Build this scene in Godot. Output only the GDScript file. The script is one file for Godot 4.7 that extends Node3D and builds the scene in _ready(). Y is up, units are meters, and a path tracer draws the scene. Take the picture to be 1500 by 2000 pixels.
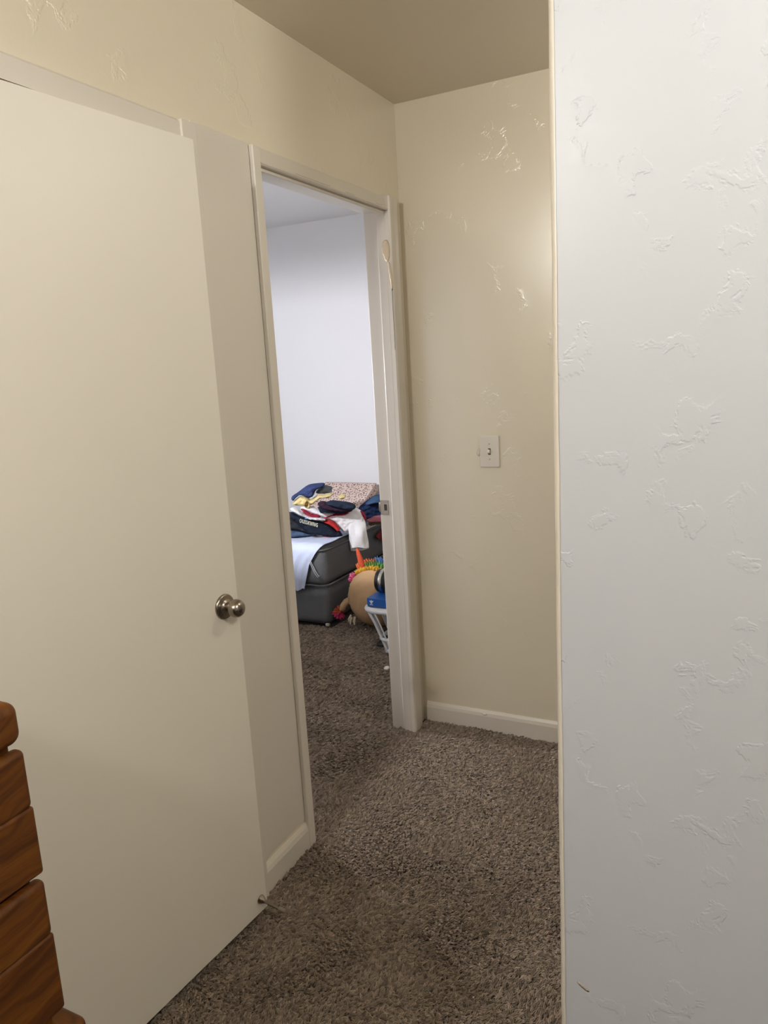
extends Node3D

# ------------------------------------------------------------------ shape builder
class Shape:
	var v := PackedVector3Array()
	var n := PackedVector3Array()
	var ix := PackedInt32Array()
	var xf := Transform3D()

	func flat(a: Vector3, b: Vector3, c: Vector3) -> void:   # counter-clockwise seen from outside
		a = xf * a
		b = xf * b
		c = xf * c
		var nn := (b - a).cross(c - a)
		if nn.length_squared() < 1e-20:
			return
		nn = nn.normalized()
		var k := v.size()
		for p in [a, c, b]:
			v.append(p)
			n.append(nn)
		ix.append_array([k, k + 1, k + 2])

	func quad(a: Vector3, b: Vector3, c: Vector3, d: Vector3) -> void:
		flat(a, b, c)
		flat(a, c, d)

	func smooth(vs: PackedVector3Array, tris: PackedInt32Array) -> void:   # counter-clockwise
		var k := v.size()
		var nn := PackedVector3Array()
		nn.resize(vs.size())
		var w := PackedVector3Array()
		for p in vs:
			w.append(xf * p)
		for t in range(0, tris.size(), 3):
			var a := w[tris[t]]
			var b := w[tris[t + 1]]
			var c := w[tris[t + 2]]
			var f := (b - a).cross(c - a)
			nn[tris[t]] += f
			nn[tris[t + 1]] += f
			nn[tris[t + 2]] += f
			ix.append_array([k + tris[t], k + tris[t + 2], k + tris[t + 1]])
		v.append_array(w)
		for f in nn:
			n.append(f.normalized() if f.length_squared() > 1e-30 else Vector3.UP)

	func mesh() -> ArrayMesh:
		var a := []
		a.resize(Mesh.ARRAY_MAX)
		a[Mesh.ARRAY_VERTEX] = v
		a[Mesh.ARRAY_NORMAL] = n
		a[Mesh.ARRAY_INDEX] = ix
		var m := ArrayMesh.new()
		m.add_surface_from_arrays(Mesh.PRIMITIVE_TRIANGLES, a)
		return m

	func box(lo: Vector3, hi: Vector3) -> Shape:
		var p := func(i: int) -> Vector3: return Vector3(hi.x if i & 1 else lo.x, hi.y if i & 2 else lo.y, hi.z if i & 4 else lo.z)
		for q in [[0, 4, 6, 2], [1, 3, 7, 5], [0, 1, 5, 4], [2, 6, 7, 3], [0, 2, 3, 1], [4, 5, 7, 6]]:
			quad(p.call(q[0]), p.call(q[1]), p.call(q[2]), p.call(q[3]))
		return self

	func rbox(lo: Vector3, hi: Vector3, r: float, seg := 3) -> Shape:   # box with rounded edges
		var c := (lo + hi) * 0.5
		var h := (hi - lo) * 0.5
		r = minf(r, minf(h.x, minf(h.y, h.z)) * 0.98)
		var inner := h - Vector3(r, r, r)
		for axis in 3:
			for s in [-1.0, 1.0]:
				var a1 := (axis + 1) % 3
				var a2 := (axis + 2) % 3
				var list := []
				for k in seg + 1:
					list.append([-1.0, tan(-PI / 4 + PI / 4 * k / seg)])
				for k in seg + 1:
					list.append([1.0, tan(PI / 4 * k / seg)])
				var vs := PackedVector3Array()
				var ns := PackedVector3Array()
				for i in list:
					for j in list:
						var d := Vector3.ZERO
						d[axis] = s
						d[a1] = i[1]
						d[a2] = j[1]
						d = d.normalized()
						var p := Vector3.ZERO
						p[axis] = s * inner[axis]
						p[a1] = i[0] * inner[a1]
						p[a2] = j[0] * inner[a2]
						vs.append(xf * (c + p + d * r))
						ns.append((xf.basis * d).normalized())
				var k0 := v.size()
				v.append_array(vs)
				n.append_array(ns)
				var m := list.size()
				for i in m - 1:
					for j in m - 1:
						var q := [k0 + i * m + j, k0 + (i + 1) * m + j, k0 + (i + 1) * m + j + 1, k0 + i * m + j + 1]
						if s > 0:
							ix.append_array([q[0], q[2], q[1], q[0], q[3], q[2]])
						else:
							ix.append_array([q[0], q[1], q[2], q[0], q[2], q[3]])
		return self

	# a closed counter-clockwise profile in the xy plane, pulled along +z from z0 to z1
	func extrude(profile: PackedVector2Array, z0: float, z1: float) -> Shape:
		if Geometry2D.is_polygon_clockwise(profile):   # Godot's y runs down: clockwise there is counter-clockwise here
			profile.reverse()
		var area := 0.0
		for i in profile.size():
			area += profile[i].cross(profile[(i + 1) % profile.size()])
		if area < 0:
			profile.reverse()
		var m := profile.size()
		for i in m:
			var a := profile[i]
			var b := profile[(i + 1) % m]
			quad(Vector3(a.x, a.y, z0), Vector3(b.x, b.y, z0), Vector3(b.x, b.y, z1), Vector3(a.x, a.y, z1))
		var t := Geometry2D.triangulate_polygon(profile)
		for i in range(0, t.size(), 3):
			var a := profile[t[i]]
			var b := profile[t[i + 1]]
			var c := profile[t[i + 2]]
			if (b - a).cross(c - a) < 0:
				var o := b
				b = c
				c = o
			flat(Vector3(a.x, a.y, z1), Vector3(b.x, b.y, z1), Vector3(c.x, c.y, z1))
			flat(Vector3(a.x, a.y, z0), Vector3(c.x, c.y, z0), Vector3(b.x, b.y, z0))
		return self

	# profile of (radius, height), turned about the y axis; heights rise
	func lathe(profile: Array, segs := 32) -> Shape:
		var vs := PackedVector3Array()
		var t := PackedInt32Array()
		var m := profile.size()
		for i in segs:
			var a := TAU * i / segs
			for p: Vector2 in profile:
				vs.append(Vector3(cos(a) * p.x, p.y, sin(a) * p.x))
		for i in segs:
			var k := (i + 1) % segs
			for j in m - 1:
				t.append_array([i * m + j, i * m + j + 1, k * m + j + 1, i * m + j, k * m + j + 1, k * m + j])
		smooth(vs, t)
		return self

	func tube(path: PackedVector3Array, rad: Array, sides := 8, flatten := 1.0, up := Vector3.UP) -> Shape:
		var vs := PackedVector3Array()
		var t := PackedInt32Array()
		var m := path.size()
		for i in m:
			var d := (path[mini(i + 1, m - 1)] - path[maxi(i - 1, 0)]).normalized()
			var s := d.cross(up)
			if s.length() < 0.01:
				s = d.cross(Vector3.RIGHT)
			s = s.normalized()
			var u := s.cross(d).normalized()
			var r: float = rad[i] if i < rad.size() else rad[-1]
			for k in sides:
				var a := TAU * k / sides
				vs.append(path[i] + s * cos(a) * r + u * sin(a) * r * flatten)
		for i in m - 1:
			for k in sides:
				var q := (k + 1) % sides
				t.append_array([i * sides + k, i * sides + q, (i + 1) * sides + q, i * sides + k, (i + 1) * sides + q, (i + 1) * sides + k])
		vs.append(path[0])
		vs.append(path[m - 1])
		for k in sides:
			var q := (k + 1) % sides
			t.append_array([vs.size() - 2, q, k, vs.size() - 1, (m - 1) * sides + k, (m - 1) * sides + q])
		# the ring runs counter-clockwise about the path only if s, u, d are right-handed
		for i in range(0, t.size(), 3):
			var o := t[i + 1]
			t[i + 1] = t[i + 2]
			t[i + 2] = o
		smooth(vs, t)
		return self

	# soft cloth or cushion: an outline filled out to both sides, with creases
	func puff(outline: PackedVector2Array, depth: float, edge: float, crease: float, sd: int, step := 0.007, back := 0.4) -> Shape:
		var poly := outline
		for it in 2:
			var q := PackedVector2Array()
			for i in poly.size():
				var a := poly[i]
				var b := poly[(i + 1) % poly.size()]
				q.append(a.lerp(b, 0.25))
				q.append(a.lerp(b, 0.75))
			poly = q
		var pts := PackedVector2Array()
		for i in poly.size():
			var a := poly[i]
			var b := poly[(i + 1) % poly.size()]
			if pts.is_empty() or pts[-1].distance_to(a) > step * 0.6:
				pts.append(a)
			var k := int(a.distance_to(b) / step)
			for j in range(1, k):
				pts.append(a.lerp(b, float(j) / k))
		var rim := pts.size()
		var bb := Rect2(poly[0], Vector2.ZERO)
		for p in poly:
			bb = bb.expand(p)
		var rng := RandomNumberGenerator.new()
		rng.seed = sd
		var noise := FastNoiseLite.new()
		noise.seed = sd
		noise.frequency = 22.0
		noise.fractal_octaves = 3
		var hs := PackedFloat32Array()
		hs.resize(rim)
		var y := bb.position.y
		while y < bb.end.y:
			var x := bb.position.x
			while x < bb.end.x:
				var p := Vector2(x + rng.randf_range(-0.3, 0.3) * step, y + rng.randf_range(-0.3, 0.3) * step)
				if Geometry2D.is_point_in_polygon(p, poly):
					var dd := 1e9
					for i in poly.size():
						dd = minf(dd, Geometry2D.get_closest_point_to_segment(p, poly[i], poly[(i + 1) % poly.size()]).distance_to(p))
					if dd > step * 0.55:
						pts.append(p)
						var e := 1.0 - minf(dd / edge, 1.0)
						hs.append(depth * sqrt(maxf(0.0, 1.0 - e * e)) + crease * noise.get_noise_2d(p.x, p.y * 1.9) * minf(1.0, dd / edge * 2.0))
				x += step
			y += step
		var tri := Geometry2D.triangulate_delaunay(pts)
		var vs := PackedVector3Array()
		for i in pts.size():
			vs.append(Vector3(pts[i].x, pts[i].y, hs[i]))
		for i in range(rim, pts.size()):
			vs.append(Vector3(pts[i].x, pts[i].y, -maxf(hs[i], 0.0) * back - 0.0005))
		var t := PackedInt32Array()
		var off := pts.size() - rim
		for i in range(0, tri.size(), 3):
			var a := tri[i]
			var b := tri[i + 1]
			var c := tri[i + 2]
			if not Geometry2D.is_point_in_polygon((pts[a] + pts[b] + pts[c]) / 3.0, poly):
				continue
			if (pts[b] - pts[a]).cross(pts[c] - pts[a]) < 0:
				var o := b
				b = c
				c = o
			t.append_array([a, b, c])
			t.append_array([a if a < rim else a + off, c if c < rim else c + off, b if b < rim else b + off])
		smooth(vs, t)
		return self

	# a grid of points as a sheet of cloth with thickness
	func sheet(g: Array, thick: float) -> Shape:
		var rows := g.size()
		var cols: int = g[0].size()
		for side in [0, 1]:
			var vs := PackedVector3Array()
			for i in rows:
				for j in cols:
					var du: Vector3 = g[mini(i + 1, rows - 1)][j] - g[maxi(i - 1, 0)][j]
					var dv: Vector3 = g[i][mini(j + 1, cols - 1)] - g[i][maxi(j - 1, 0)]
					var nn := dv.cross(du).normalized()
					vs.append(g[i][j] - nn * thick * side)
			var t := PackedInt32Array()
			for i in rows - 1:
				for j in cols - 1:
					var a := i * cols + j
					var q := [a, a + 1, a + cols + 1, a + cols]
					if side == 0:
						t.append_array([q[0], q[1], q[2], q[0], q[2], q[3]])
					else:
						t.append_array([q[0], q[2], q[1], q[0], q[3], q[2]])
			smooth(vs, t)
		return self

# ------------------------------------------------------------------ naming helpers
var taken := {}
var M := {}

func numbered(called: String) -> String:
	var k: int = taken.get(called, 0)
	taken[called] = k + 1
	return called if k == 0 else "%s_%03d" % [called, k]

func put(called: String, s: Shape, m: Material, parent: Node3D = null) -> MeshInstance3D:
	var o := MeshInstance3D.new()
	o.mesh = s.mesh()
	o.material_override = m
	if parent == null:
		o.name = numbered(called)
		add_child(o, true)
	else:
		var base := called
		var k := 0
		while parent.has_node(NodePath(called)):
			k += 1
			called = "%s_%03d" % [base, k]
		o.name = called
		parent.add_child(o, true)
	return o

func base(called: String, at := Vector3.ZERO, turn := 0.0) -> Node3D:
	var o := Node3D.new()
	o.name = numbered(called)
	add_child(o, true)
	o.position = at
	o.rotation.y = turn
	return o

func tag(o: Node3D, label: String, category := "", group := "", kind := "") -> Node3D:
	if label:
		o.set_meta("label", label)
	if category:
		o.set_meta("category", category)
	if group:
		o.set_meta("group", group)
	if kind:
		o.set_meta("kind", kind)
	return o

func S(xf := Transform3D()) -> Shape:
	var s := Shape.new()
	s.xf = xf
	return s

func V(a: float, b: float, c: float) -> Vector3:
	return Vector3(a, b, c)

# ------------------------------------------------------------------ materials
func mat(c: Color, rough := 0.8, metal := 0.0) -> StandardMaterial3D:
	var m := StandardMaterial3D.new()
	m.albedo_color = c
	m.roughness = rough
	m.metallic = metal
	return m

func lin(r: float, g: float, b: float) -> Color:
	return Color(r, g, b).linear_to_srgb()

func noise_bytes(size: int, sd: int, freq: float, oct: int, warp := 0.0) -> PackedByteArray:
	var f := FastNoiseLite.new()
	f.seed = sd
	f.noise_type = FastNoiseLite.TYPE_SIMPLEX_SMOOTH
	f.frequency = freq
	f.fractal_octaves = oct
	if warp > 0.0:
		f.domain_warp_enabled = true
		f.domain_warp_amplitude = warp
		f.domain_warp_frequency = freq * 1.6
	var im := f.get_seamless_image(size, size)
	im.convert(Image.FORMAT_L8)
	return im.get_data()

# trowelled plaster: sparse flat islands with crisp edges, soft waves, a fine orange peel
func plaster(size: int, sd: int, lo: float, gate_lo: float, island: float, wave: float, peel: float) -> ImageTexture:
	var a := noise_bytes(size, sd, 11.0 / size, 3, 60.0)
	var b := noise_bytes(size, sd + 1, 4.0 / size, 2)
	var c := noise_bytes(size, sd + 2, 3.0 / size, 2)
	var d := noise_bytes(size, sd + 3, 90.0 / size, 2)
	var out := PackedByteArray()
	out.resize(size * size)
	for i in size * size:
		var h := smoothstep(lo, lo + 0.10, a[i] / 255.0) * smoothstep(gate_lo, gate_lo + 0.12, b[i] / 255.0)
		out[i] = int(clampf(h * island + c[i] / 255.0 * wave + d[i] / 255.0 * peel, 0.0, 1.0) * 255.0)
	var im := Image.create_from_data(size, size, false, Image.FORMAT_L8, out)
	return ImageTexture.create_from_image(im)

func paint(c: Color, rough: float, relief: Texture2D, depth_cm: float, tile: float) -> StandardMaterial3D:
	var m := mat(c, rough)
	if relief:
		m.uv1_triplanar = true
		m.uv1_world_triplanar = true
		m.uv1_scale = Vector3.ONE / tile
		m.heightmap_enabled = true
		m.heightmap_texture = relief
		m.heightmap_scale = depth_cm
	return m

func cloth(c: Color) -> StandardMaterial3D:
	var m := mat(c, 0.95)
	m.metallic_specular = 0.25
	m.uv1_triplanar = true
	m.uv1_scale = Vector3.ONE * 9.0
	m.heightmap_enabled = true
	m.heightmap_texture = M.weave
	m.heightmap_scale = 0.12
	return m

func oak(sd: int) -> StandardMaterial3D:
	var w := 512
	var g := FastNoiseLite.new()
	g.seed = sd
	g.frequency = 1.0
	g.fractal_octaves = 4
	var im := Image.create(w, w, false, Image.FORMAT_RGB8)
	var dark := Color(0.27, 0.14, 0.028)
	var mid := Color(0.36, 0.20, 0.045)
	var light := Color(0.42, 0.245, 0.065)
	for y in w:
		for x in w:
			var u := float(x) / w
			var q := float(y) / w
			var warp := g.get_noise_2d(u * 1.1, q * 1.2 + 9.0) * 0.16
			var ring := g.get_noise_2d(u * 0.9 + 3.0, (q + warp) * 16.0)
			var fine := g.get_noise_2d(u * 6.0, q * 150.0 + 40.0)
			var c := mid.lerp(light, clampf(ring * 1.6 + 0.2, 0, 1)).lerp(dark, clampf(-ring * 2.0 - 0.05, 0, 1))
			c = c.lerp(dark, clampf(fine * 0.9 - 0.12, 0, 0.5))
			im.set_pixel(x, y, c)
	var m := mat(Color.WHITE, 0.5)
	m.metallic_specular = 0.35
	m.albedo_texture = ImageTexture.create_from_image(im)
	m.uv1_triplanar = true
	m.uv1_scale = Vector3.ONE * 2.2
	m.uv1_offset = Vector3(sd * 0.13, sd * 0.29, sd * 0.17)
	return m

func leopard() -> StandardMaterial3D:
	var w := 512
	var a := FastNoiseLite.new()
	a.noise_type = FastNoiseLite.TYPE_CELLULAR
	a.cellular_return_type = FastNoiseLite.RETURN_DISTANCE
	a.frequency = 12.0 / w
	a.domain_warp_enabled = true
	a.domain_warp_amplitude = 14.0
	a.domain_warp_frequency = 0.03
	var d := a.get_seamless_image(w, w)
	var e := FastNoiseLite.new()
	e.seed = 5
	e.frequency = 22.0 / w
	var k := e.get_seamless_image(w, w)
	var im := Image.create(w, w, false, Image.FORMAT_RGB8)
	for y in w:
		for x in w:
			var r: float = d.get_pixel(x, y).r
			var q: float = k.get_pixel(x, y).r
			var c := Color(0.86, 0.77, 0.73)
			if r < 0.34 and q > 0.30:
				c = Color(0.22, 0.14, 0.13)
			if r < 0.12 and q > 0.30:
				c = Color(0.60, 0.45, 0.41)
			im.set_pixel(x, y, c)
	var m := cloth(Color.WHITE)
	m.heightmap_enabled = false
	m.albedo_texture = ImageTexture.create_from_image(im)
	m.uv1_scale = Vector3.ONE * 5.0
	return m

# ------------------------------------------------------------------ the place
const AX := -1.2625     # wall on the left: its face towards the hall
const AB := -1.3555     # and its face towards the bedroom
const BZ := -2.731      # end wall with the light switch
const CZ := -1.2        # white wall in front on the right
const CX := -0.3015     # its free corner
const H := 2.44
const GROUND := -0.012
const PO := Vector3(-2.40, 0.0, -3.85)          # heap of laundry on the bed
const PN := Vector3(0.53, 0.0, 0.848)
const PR := Vector3(0.848, 0.0, -0.53)

func heap(d: float) -> Transform3D:
	return Transform3D(Basis(PR, Vector3.UP, PN), PO + PN * d)

func cm(list: Array) -> PackedVector2Array:      # millimetres to metres
	var p := PackedVector2Array()
	for i in range(0, list.size(), 2):
		p.append(Vector2(list[i], list[i + 1]) * 0.001)
	return p

func wall(called: String, boxes: Array, m: Material, label: String) -> MeshInstance3D:
	var s := S()
	for b in boxes:
		s.box(b[0], b[1])
	var o := put(called, s, m)
	tag(o, label, called.get_slice("_", 0), "", "structure")
	return o

func lamp(called: String, at: Vector3, r: float, energy: float, c: Color, label: String) -> void:
	var t := base(called, at)
	var prof := []
	for k in 9:
		var a := PI / 2 * k / 8
		prof.append(Vector2(maxf(sin(a) * r, 0.0005), -cos(a) * r * 0.45))
	put("base_plate", S().lathe([Vector2(0.0005, 0.0), Vector2(r * 1.08, 0.0), Vector2(r * 1.08, 0.025), Vector2(0.0005, 0.025)], 32), M.white_metal, t)
	var gm := mat(Color(1, 1, 1), 0.4)
	gm.emission_enabled = true
	gm.emission = c
	gm.emission_energy_multiplier = 2.0
	put("globe", S().lathe(prof, 32), gm, t)
	var l := OmniLight3D.new()
	l.name = "lamp_light"
	l.light_color = c
	l.light_energy = energy
	l.light_size = r * 0.6
	l.omni_range = 12.0
	l.omni_attenuation = 2.0
	l.shadow_enabled = true
	l.position = V(0, -r * 0.2, 0)
	t.add_child(l, true)
	tag(t, label, "ceiling light")

func _ready() -> void:
	# camera, exposure
	var cam := Camera3D.new()
	cam.name = "camera"
	cam.fov = 68.73
	cam.near = 0.05
	cam.transform = Transform3D(Basis(V(0.89315518, -0.05604585, -0.44624285), V(-0.03528224, 0.98041576, -0.19375267), V(0.44836256, 0.18879565, 0.873686)).orthonormalized(), V(0, 1.48586, 0))
	add_child(cam)
	cam.current = true
	var we := WorldEnvironment.new()
	we.name = "world_environment"
	var env := Environment.new()
	env.background_mode = Environment.BG_COLOR
	env.background_color = Color(0.02, 0.02, 0.025)
	env.tonemap_mode = Environment.TONE_MAPPER_LINEAR
	env.tonemap_exposure = 1.0
	env.sdfgi_enabled = true
	env.ssao_enabled = true
	env.ssil_enabled = true
	we.environment = env
	add_child(we)

	M.white_metal = mat(Color(0.85, 0.85, 0.83), 0.4)
	# lamps: room behind the camera, hall round the corner, bedroom
	lamp("ceiling_light", V(-1.06, 2.41, 0.9), 0.17, 3.6, Color(1.0, 1.0, 0.99), "round white ceiling light close to the left wall behind the camera")
	bowl_lamp(V(0.85, 2.44, -0.28), 1.8, Color(1.0, 1.0, 0.99))
	lamp("ceiling_light", V(0.35, 2.41, -2.1), 0.12, 0.70, Color(1.0, 0.98, 0.93), "round white ceiling light in the hall past the white wall corner")
	bedroom_lamp(V(-2.60, 1.20, -2.50), 2.4, Color(0.955, 0.965, 1.0))

	materials()
	shell()
	frames()
	closet_door()
	carpet()
	dresser()
	switch_plate()
	bed()
	laundry()
	corner_things()

func bowl_lamp(at: Vector3, energy: float, c: Color) -> void:
	# semi-flush fitting: a metal bowl hung under the bulb, so that most light leaves sideways and up
	var t := base("bowl_light", at)
	put("base_plate", S().lathe([Vector2(0.0005, -0.02), Vector2(0.07, -0.018), Vector2(0.07, 0.0), Vector2(0.0005, 0.0)], 28), M.white_metal, t)
	put("bowl", S().lathe([Vector2(0.0005, -0.315), Vector2(0.06, -0.312), Vector2(0.11, -0.300), Vector2(0.15, -0.280), Vector2(0.152, -0.275), Vector2(0.11, -0.294), Vector2(0.06, -0.306), Vector2(0.0005, -0.309)], 36), M.white_metal, t)
	for k in 3:
		var a := TAU * k / 3.0
		put("arm", S().tube(PackedVector3Array([V(cos(a) * 0.05, -0.018, sin(a) * 0.05), V(cos(a) * 0.145, -0.278, sin(a) * 0.145)]), [0.003], 6), M.white_metal, t)
	var gm := mat(Color(1, 1, 1), 0.4)
	gm.emission_enabled = true
	gm.emission = c
	gm.emission_energy_multiplier = 2.0
	var prof := []
	for k in 13:
		var a := PI * k / 12
		prof.append(Vector2(maxf(sin(a) * 0.135, 0.0004), -0.155 - cos(a) * 0.105))
	put("globe", S().lathe(prof, 24), gm, t)
	var l := OmniLight3D.new()
	l.name = "lamp_light"
	l.light_color = c
	l.light_energy = energy
	l.light_size = 0.13
	l.omni_range = 12.0
	l.omni_attenuation = 2.0
	l.shadow_enabled = true
	l.position = V(0, -0.155, 0)
	t.add_child(l, true)
	tag(t, "white metal bowl ceiling light in front of the white wall", "ceiling light")

func bedroom_lamp(at: Vector3, energy: float, c: Color) -> void:
	# hooded lamp standing on a chest of drawers, both left of the doorway and out of sight
	var chest := base("chest_of_drawers", V(at.x, 0, at.z))
	put("body", S().rbox(V(-0.40, 0.0, -0.225), V(0.22, at.y, 0.30), 0.01, 2), M.white_metal, chest)
	for k in 4:
		put("drawer", S().rbox(V(-0.38, 0.06 + k * 0.28, -0.240), V(0.20, 0.32 + k * 0.28, -0.222), 0.006, 2), M.white_metal, chest)
	tag(chest, "white chest of drawers in the bedroom left of the doorway", "chest")
	var t := base("table_lamp", at)
	var hood := [Vector2(0.0005, 0.36), Vector2(0.05, 0.355), Vector2(0.11, 0.325), Vector2(0.15, 0.270), Vector2(0.147, 0.270), Vector2(0.105, 0.318), Vector2(0.045, 0.348), Vector2(0.0005, 0.35)]
	put("hood", S().lathe(hood, 40), M.white_metal, t)
	put("stem", S().tube(PackedVector3Array([V(-0.05, 0.01, 0), V(-0.09, 0.18, 0.0), V(-0.07, 0.34, 0)]), [0.006], 8), M.white_metal, t)
	put("foot", S().lathe([Vector2(0.0005, 0.001), Vector2(0.07, 0.001), Vector2(0.065, 0.014), Vector2(0.0005, 0.018)], 24), M.white_metal, t)
	var gm := mat(Color(1, 1, 1), 0.4)
	gm.emission_enabled = true
	gm.emission = c
	gm.emission_energy_multiplier = 3.0
	var prof := []
	for k in 13:
		var a := PI * k / 12
		prof.append(Vector2(maxf(sin(a) * 0.016, 0.0004), 0.22 - cos(a) * 0.016))
	put("bulb", S().lathe(prof, 20), gm, t)
	put("socket", S().tube(PackedVector3Array([V(0, 0.237, 0), V(0, 0.35, 0)]), [0.008], 8), M.white_metal, t)
	var l := OmniLight3D.new()
	l.name = "lamp_light"
	l.light_color = c
	l.light_energy = energy
	l.light_size = 0.015
	l.omni_range = 12.0
	l.omni_attenuation = 2.0
	l.shadow_enabled = true
	l.position = V(0, 0.22, 0)
	t.add_child(l, true)
	tag(t, "small hooded white lamp on the chest in the bedroom", "lamp")

func materials() -> void:
	var w := Image.create(64, 64, false, Image.FORMAT_L8)
	for y in 64:
		for x in 64:
			w.set_pixel(x, y, Color.WHITE * (0.5 + 0.25 * sin(TAU * x / 8.0) * (1.0 if (y / 4) % 2 else -1.0)))
	M.weave = ImageTexture.create_from_image(w)
	var relief := plaster(1024, 11, 0.62, 0.56, 0.45, 0.45, 0.06)
	var relief2 := plaster(1024, 31, 0.63, 0.50, 0.40, 0.45, 0.05)
	M.cream = paint(lin(0.70, 0.62, 0.475), 0.22, relief, 0.14, 1.3)
	M.cream.metallic_specular = 0.8
	M.ceil = paint(lin(0.78, 0.70, 0.55), 0.5, relief, 0.08, 1.3)
	M.white_wall = paint(lin(0.465, 0.47, 0.487), 0.42, relief2, 0.15, 1.0)
	M.bed_wall = paint(lin(0.76, 0.75, 0.76), 0.6, relief, 0.05, 1.3)
	M.trim = mat(lin(0.63, 0.57, 0.485), 0.33)
	M.door = mat(lin(0.72, 0.66, 0.56), 0.42)
	M.plastic = mat(lin(0.66, 0.60, 0.51), 0.35)
	M.dark = mat(lin(0.05, 0.04, 0.03), 0.8)
	M.nickel = mat(Color(0.60, 0.56, 0.51), 0.26, 1.0)
	M.backing = mat(lin(0.05, 0.04, 0.035), 0.95)

func shell() -> void:
	var top := 2.62
	var bt := 2.475
	wall("floor", [[V(-4.7, -0.12, -4.7), V(2.6, GROUND, 2.7)]], M.backing, "carpeted floor running from the hall into the bedroom")
	wall("ceiling", [[V(AB - 0.002, H, BZ - 0.05), V(2.6, top + 0.05, 2.7)]], M.ceil, "dull cream painted ceiling of the hall")
	wall("ceiling", [[V(-4.7, bt, -4.7), V(AB, top + 0.05, -1.70)]], M.bed_wall, "pale ceiling of the bedroom seen through the doorway")
	# left wall with the closet opening and the bedroom doorway
	wall("wall_left", [
		[V(AB, GROUND, -0.72), V(AX, top, 2.7)],
		[V(AB, 2.036, -1.497), V(AX, top, -0.72)],
		[V(AB, GROUND, -1.82), V(AX, top, -1.497)],
		[V(AB, 2.062, -2.625), V(AX, top, -1.82)],
		[V(AB, GROUND, -4.7), V(AX, top, -2.625)]], M.cream, "glossy cream wall on the left holding both doorways")
	wall("wall_back", [[V(AX, GROUND, BZ - 0.12), V(2.6, top, BZ)]], M.cream, "glossy cream end wall with the light switch")
	# white wall on the right with a rounded corner
	var prof := PackedVector2Array()
	var r := 0.009
	for q in [[CX + r, CZ - 0.115 + r, 180.0], [CX + r, CZ - r, 90.0]]:
		for k in 7:
			var a := deg_to_rad(q[2] + (90.0 - 15.0 * k))
			prof.append(Vector2(q[0] + cos(a) * r, q[1] + sin(a) * r))
	prof.append(Vector2(2.6, CZ))
	prof.append(Vector2(2.6, CZ - 0.115))
	var s := S(Transform3D(Basis(V(1, 0, 0), V(0, 0, 1), V(0, 1, 0)), Vector3.ZERO))
	var ws := S()
	# walk the outline by hand: the profile lies in x and z
	for i in prof.size():
		var a := prof[i]
		var b := prof[(i + 1) % prof.size()]
		var mid := (a + b) * 0.5 - Vector2(1.0, CZ - 0.0575)
		var out := Vector2((b - a).y, -(b - a).x)
		if out.dot(mid) < 0 and absf(mid.x) < 1.25:
			out = -out
		var nb := 24
		for k in nb:
			var y0 := GROUND + (top - GROUND) * k / nb
			var y1 := GROUND + (top - GROUND) * (k + 1) / nb
			var p := [V(a.x, y0, a.y), V(b.x, y0, b.y), V(b.x, y1, b.y), V(a.x, y1, a.y)]
			var nn: Vector3 = (p[1] - p[0]).cross(p[2] - p[0])
			if nn.x * out.x + nn.z * out.y > 0:
				ws.quad(p[0], p[1], p[2], p[3])
			else:
				ws.quad(p[1], p[0], p[3], p[2])
	var wr := put("wall_right", ws, M.white_wall)
	var bead := S()
	var arc := []
	for k in 9:
		var a := deg_to_rad(190.0 - 12.5 * k)
		arc.append(Vector2(CX + r + cos(a) * (r + 0.0012), CZ - r + sin(a) * (r + 0.0012)))
	var bn := 40
	var wob := FastNoiseLite.new()
	wob.frequency = 6.0
	var bg := []
	for i in bn + 1:
		var y := GROUND + (top - GROUND) * i / bn
		var row := []
		for q: Vector2 in arc:
			row.append(V(q.x + 0.0012 * wob.get_noise_2d(y, q.x * 9.0), y, q.y + 0.0008 * wob.get_noise_2d(y + 30.0, q.x * 9.0)))
		bg.append(row)
	bead.sheet(bg, 0.001)
	put("corner_bead", bead, M.trim, wr)
	put("scuff", S(Transform3D(Basis(), V(-0.262, 0.3475, CZ + 0.0002))).puff(cm([-11, 7, -4, 8, 6, 2, 15, -8, 8, -9, -4, -1]), 0.0003, 0.006, 0.0, 51, 0.003, 0.2), mat(lin(0.42, 0.36, 0.30), 0.6), wr)
	tag(wr, "white trowelled wall end close by on the right", "wall", "", "structure")
	# shell out of the frame
	wall("wall_front", [[V(AX, GROUND, 2.6), V(2.6, top, 2.7)]], M.white_wall, "white wall behind the camera")
	wall("wall_east", [[V(2.5, GROUND, BZ), V(2.6, top, 2.6)]], M.white_wall, "white wall at the far right of room and hall")
	wall("wall_bedroom_back", [[V(-4.7, GROUND, -4.7), V(AB, top, -4.55)]], M.bed_wall, "plain white wall behind the bed")
	wall("wall_bedroom_left", [[V(-4.7, GROUND, -4.55), V(-4.6, top, -1.70)]], M.bed_wall, "white bedroom wall at the head of the bed")
	wall("wall_bedroom_front", [[V(-4.6, GROUND, -1.80), V(AB, top, -1.70)]], M.bed_wall, "white bedroom wall beside the doorway")
	wall("wall_closet", [[V(-1.96, GROUND, -1.70), V(-1.9, top, -0.5)], [V(-1.9, GROUND, -0.56), V(AB, top, -0.5)], [V(-1.9, 2.4, -1.7), V(AB, top, -0.56)]], M.bed_wall, "inside of the closet behind the flat door")

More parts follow.
